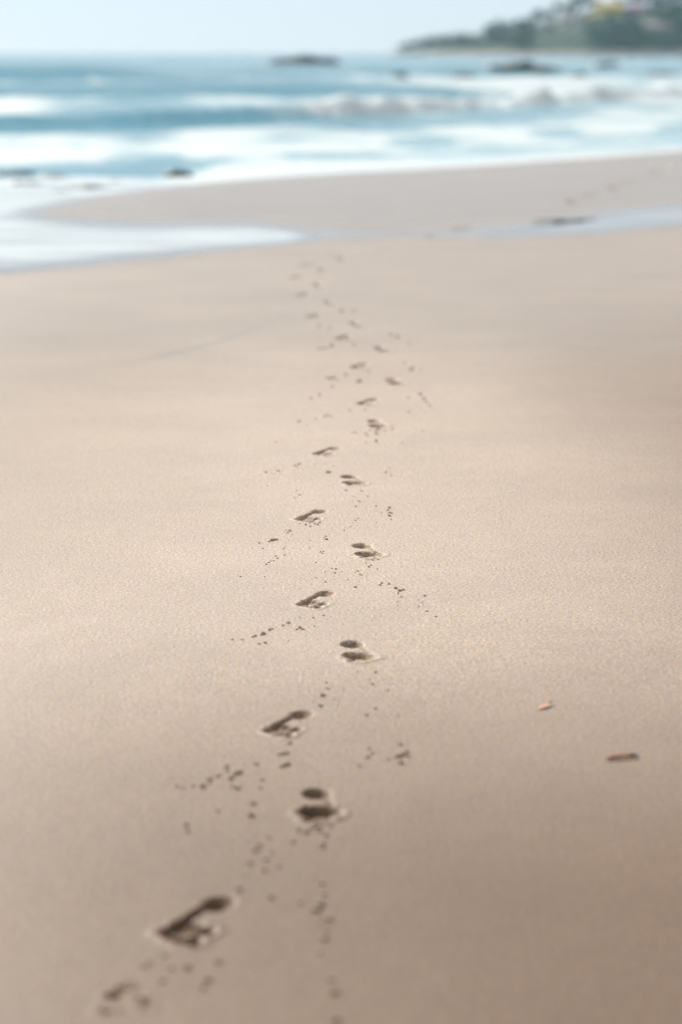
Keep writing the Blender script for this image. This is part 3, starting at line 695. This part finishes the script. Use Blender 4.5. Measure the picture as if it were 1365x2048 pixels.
# ------------------------------------------------------------------ headland
YH = 900.0
SIL = [(790, 103), (830, 100), (870, 95), (920, 88), (965, 80), (1000, 70), (1050, 55), (1100, 41), (1150, 29), (1200, 19), (1290, 11), (1365, 9), (1600, -4), (2100, 25), (2700, 95)]
sx_ = np.array([at_depth(p, q, YH + 40)[0] for p, q in SIL]); sz_ = np.array([at_depth(p, q, YH + 40)[1] for p, q in SIL])
def hill_z(x, y):
    ridge = np.interp(x, sx_, sz_)
    yfoot = YH - 12 - 0.10 * np.clip(x - 60, 0, 400)
    u = np.clip((y - yfoot) / (YH + 40 - yfoot), 0, 1)
    back = 1 - sst(YH + 45, YH + 150, y)
    f = np.where(u < 0.08, u * 1.2, 0.096 + (u - 0.08) * 0.98) ** 0.8
    z = (ridge - 0.2) * np.minimum(f, 1) * back
    z = z + (fbm(x * 0.05, y * 0.05, 201, 4) - 0.5) * 3.0 * np.clip(z / 6, 0, 1)
    edge = sst(at_depth(785, 103, YH)[0] - 6, at_depth(810, 103, YH)[0], x)
    return -0.6 + (z + 0.6) * edge
hx = np.arange(10, 420, 2.0); hy = np.arange(YH - 60, YH + 160, 2.5)
HX, HY = np.meshgrid(hx, hy); HZ = hill_z(HX, HY)
hid = np.arange(HX.size).reshape(HX.shape)
hq = np.stack([hid[:-1, :-1], hid[:-1, 1:], hid[1:, 1:], hid[1:, :-1]], -1).reshape(-1, 4)
tag(link('headland', np_mesh('headland', np.stack([HX, HY, HZ], -1).reshape(-1, 3), hq), M_HILL), kind='structure')
# pale beach at its foot
bx = np.linspace(30, 400, 150); bu = np.linspace(0, 1, 8)
BX, BU = np.meshgrid(bx, bu)
byf = YH - 12 - 0.10 * np.clip(BX - 60, 0, 400)
BY = byf - 5 + BU * 8
BZ = np.maximum(-0.25 + BU * 1.6, hill_z(BX, BY) + 0.08)
bid = np.arange(BX.size).reshape(BX.shape)
bq = np.stack([bid[:-1, :-1], bid[:-1, 1:], bid[1:, 1:], bid[1:, :-1]], -1).reshape(-1, 4)
tag(link('headland_shore', np_mesh('headland_shore', np.stack([BX, BY, BZ], -1).reshape(-1, 3), bq), M_SHORE), kind='structure')

def on_hill(px, py):
    for Y in np.arange(YH - 14, YH + 60, 0.8):
        x, z = at_depth(px, py, Y)
        if float(hill_z(np.array(x), np.array(Y))) >= z: return x, Y, z
    x, z = at_depth(px, py, YH + 42); return x, YH + 42, float(hill_z(np.array(x), np.array(YH + 42)))

def crown_mesh(kind, seed):
    rnd = random.Random(seed); bm = bmesh.new()
    blobs = [(Vector((rnd.gauss(0, .36), rnd.gauss(0, .36), rnd.uniform(-.1, .55))), rnd.uniform(.28, .5)) for _ in range(9)]
    if kind == 'tall': blobs = [(Vector((rnd.gauss(0, .2), rnd.gauss(0, .2), z)), .42 - .16 * z) for z in np.linspace(-.3, 1.4, 9)]
    for c, r in blobs:
        for _ in range(75):
            d = Vector((rnd.gauss(0, 1), rnd.gauss(0, 1), rnd.gauss(0, 1))).normalized()
            p = c + d * r * rnd.uniform(.7, 1.08)
            nrm = (d + Vector((rnd.uniform(-.7, .7), rnd.uniform(-.7, .7), rnd.uniform(-.3, .9)))).normalized()
            a = nrm.orthogonal().normalized(); b = nrm.cross(a); s = rnd.uniform(.06, .13)
            th = rnd.uniform(0, 6.28); a, b = a * math.cos(th) + b * math.sin(th), b * math.cos(th) - a * math.sin(th)
            bm.faces.new([bm.verts.new(p + a * s), bm.verts.new(p + b * s * .6), bm.verts.new(p - a * s), bm.verts.new(p - b * s * .6)])
    me = bpy.data.meshes.new('crown'); bm.to_mesh(me); bm.free(); return me
def trunk_mesh(seed):
    rnd = random.Random(seed)
    pts = [(0.04 * math.sin(u * 3 + seed), 0.03 * math.sin(u * 4), -1.3 + 1.6 * u) for u in np.linspace(0, 1, 7)]
    me = ribbon('trunk', pts, lambda u: 0.085 * (1 - .55 * u), seed, 7, 1)
    bm = bmesh.new(); bm.from_mesh(me)
    for _ in range(4):
        a = rnd.uniform(0, 6.28); e = Vector((math.cos(a) * .5, math.sin(a) * .5, .35)); s = Vector((0, 0, -.25))
        m2 = ribbon('limb', [tuple(s + (e - s) * u) for u in np.linspace(0, 1, 4)], lambda u: .04 * (1 - .6 * u), seed, 5, 1)
        bm.from_mesh(m2)
    bm.to_mesh(me); bm.free(); me.materials.append(M_TRUNK); return me
CROWNS = {}
for ci in range(3):
    for kind in ('round', 'tall'):
        for v in range(2):
            me = crown_mesh(kind, 300 + v * 7 + (kind == 'tall')); me.materials.append(M_LEAF[ci]); CROWNS[(ci, kind, v)] = me
TRUNKS = [trunk_mesh(s) for s in range(3)]
KINDT = {0: 'dark blue green', 1: 'mid green', 2: 'pale fresh green'}
def place_tree(px, py, size_px, ci, kind, label, group, v=0):
    x, Y, z = on_hill(px, py); s = size_px * 0.5 * Y / F_PX
    z = float(hill_z(np.array(x), np.array(Y)))
    root = empty('tree', (x, Y, z), rnd.uniform(0, 6.28)); tag(root, label, 'tree', group)
    c = bpy.data.objects.new('crown', CROWNS[(ci, kind, v)]); C.objects.link(c); c.parent = root; c.location = (0, 0, 0.85 * s); c.scale = (s, s, s * rnd.uniform(.85, 1.1))
    t = bpy.data.objects.new('trunk', TRUNKS[v]); C.objects.link(t); t.parent = root; t.location = (0, 0, 1.0 * s); t.scale = (s, s, s * .9)
rnd = random.Random(44)
# skyline trees
for k, (px, py, s) in enumerate([(803, 105, 18), (815, 104, 24), (826, 103, 26), (838, 102, 28), (850, 101, 30), (862, 100, 30), (876, 99, 32), (890, 97, 32), (905, 95, 32), (930, 87, 26), (952, 84, 22), (978, 76, 34), (1000, 72, 36), (1022, 68, 28),
                       (1045, 62, 28), (1066, 56, 28), (1085, 44, 38), (1105, 40, 26), (1128, 34, 42), (1150, 29, 34), (1172, 24, 40), (1192, 20, 26), (1240, 16, 26), (1268, 13, 36), (1290, 11, 42), (1312, 11, 30), (1334, 10, 36), (1356, 10, 30), (1380, 9, 36), (1410, 7, 34)]):
    place_tree(px, py, s, 0 if k % 3 else 1, 'tall' if k in (15, 19) else 'round',
               'dark leafy tree standing up on the skyline of the headland', 'trees along the skyline of the headland', k % 2)
HOUSES = [
    (1216, 27, 54, 23, (0.80, 0.58, 0.10), (0.62, 0.46, 0.14), 'yellow house near the top of the headland'),
    (1190, 42, 36, 16, (0.62, 0.54, 0.24), (0.40, 0.36, 0.25), 'smaller pale yellow house just below the bright yellow one'),
    (1140, 47, 36, 19, (0.72, 0.66, 0.66), (0.38, 0.32, 0.32), 'pinkish white house left of the yellow houses'),
    (1165, 50, 22, 11, (0.55, 0.56, 0.50), (0.30, 0.30, 0.28), 'small grey house between the white and yellow houses'),
    (1274, 28, 34, 18, (0.45, 0.22, 0.30), (0.36, 0.13, 0.20), 'dark red house among the trees right of the yellow house'),
    (1306, 62, 32, 18, (0.78, 0.72, 0.70), (0.45, 0.36, 0.32), 'white house low on the right slope of the headland'),
    (1334, 60, 24, 12, (0.58, 0.55, 0.50), (0.34, 0.28, 0.25), 'dull beige house beside the low white one'),
    (1098, 55, 24, 11, (0.50, 0.48, 0.46), (0.34, 0.30, 0.28), 'small grey brown house furthest left on the headland'),
]
# trees on the slope
cells = []
for _ in range(6000):
    px = rnd.uniform(815, 1410); top = np.interp(px, [s[0] for s in SIL], [s[1] for s in SIL])
    if top > 98: continue
    py = rnd.uniform(top + 3, 99)
    if any(abs(px - h[0]) < h[2] * .5 + 9 and -4 < py - (h[1] - h[3]) < h[3] + 20 for h in HOUSES): continue
    light = 1060 < px < 1175 and py > 58
    if any((px - a) ** 2 + ((py - b) * 1.3) ** 2 < (20 if light else 11.5) ** 2 for a, b in cells): continue
    cells.append((px, py))
    ci = 2 if light else (0 if rnd.random() < .42 else 1)
    zone = 'at the foot of the headland' if py > 78 else 'on the upper slope of the headland'
    place_tree(px, py, rnd.uniform(16, 27) * (.7 if light else 1), ci, 'round', f'{KINDT[ci]} leafy tree crowding the slope {zone}', f'{KINDT[ci]} trees {zone}', rnd.randrange(2))

# houses
def box(bm, x0, x1, y0, y1, z0, z1):
    v = [bm.verts.new(p) for p in ((x0, y0, z0), (x1, y0, z0), (x1, y1, z0), (x0, y1, z0), (x0, y0, z1), (x1, y0, z1), (x1, y1, z1), (x0, y1, z1))]
    for f in ((0, 3, 2, 1), (4, 5, 6, 7), (0, 1, 5, 4), (1, 2, 6, 5), (2, 3, 7, 6), (3, 0, 4, 7)): bm.faces.new([v[i] for i in f])
def bm_obj(name, bm, mat, parent):
    me = bpy.data.meshes.new(name); bm.to_mesh(me); bm.free(); return link(name, me, mat, parent)
M_GLASS = plain('window_glass', [(0.3, (0.03, 0.04, 0.05)), (0.7, (0.06, 0.075, 0.09))], 1, 0.15)
M_DOOR = plain('painted_door', [(0.3, (0.12, 0.08, 0.06)), (0.7, (0.18, 0.12, 0.09))], 2, 0.6)
for k, (px, py, w, h, wc, rc, lab) in enumerate(HOUSES):
    x, Y, z = on_hill(px, py); s = Y / F_PX; W, Hh = w * s, h * s * .72; Dp = W * .7
    root = empty('house', (x, Y, z - 0.4), R(-12 + 7 * (k % 4))); tag(root, lab, 'house')
    mw = plain('house_wall', [(0.3, tuple(c * .92 for c in wc)), (0.7, wc)], 0.6, 0.85); mr = plain('house_roof', [(0.3, tuple(c * .8 for c in rc)), (0.7, rc)], 0.8, 0.8)
    bm = bmesh.new(); box(bm, -W / 2, W / 2, 0, Dp, -2.5, Hh); bm_obj('wall', bm, mw, root)
    bm = bmesh.new(); e = .25; r = h * s * .28 + .3
    v = [bm.verts.new(p) for p in ((-W / 2 - e, -e, Hh), (W / 2 + e, -e, Hh), (W / 2 + e, Dp + e, Hh), (-W / 2 - e, Dp + e, Hh), (-W / 2 - e, Dp / 2, Hh + r), (W / 2 + e, Dp / 2, Hh + r))]
    for f in ((0, 3, 2, 1), (0, 1, 5, 4), (2, 3, 4, 5), (1, 2, 5), (3, 0, 4)): bm.faces.new([v[i] for i in f])
    bm_obj('roof', bm, mr, root)
    nwin = max(2, int(W / 1.9))
    for i in range(nwin):
        cx = -W / 2 + W * (i + .5) / nwin; bm = bmesh.new()
        if i == nwin // 2: box(bm, cx - .45, cx + .45, -.06, .02, .45, min(2.3, Hh * .85)); bm_obj('door', bm, M_DOOR, root)
        else: box(bm, cx - .5, cx + .5, -.05, .02, Hh * .42, Hh * .78); bm_obj('window', bm, M_GLASS, root)

# ------------------------------------------------------------------ air
HAZE = 0.00014
if HAZE > 0:
    bm = bmesh.new(); box(bm, -6500, 6500, -60, 2450, -5, 60)
    me = bpy.data.meshes.new('haze'); bm.to_mesh(me); bm.free()
    m = bpy.data.materials.new('haze'); m.use_nodes = True; t = m.node_tree; t.nodes.remove(t.nodes['Principled BSDF'])
    vol = nd(t, 'ShaderNodeVolumePrincipled'); vol.inputs['Density'].default_value = HAZE; vol.inputs['Color'].default_value = (0.44, 0.76, 1, 1); vol.inputs['Anisotropy'].default_value = 0.4
    t.links.new(vol.outputs[0], t.nodes['Material Output'].inputs['Volume'])
    tag(link('haze', me, m), kind='stuff')
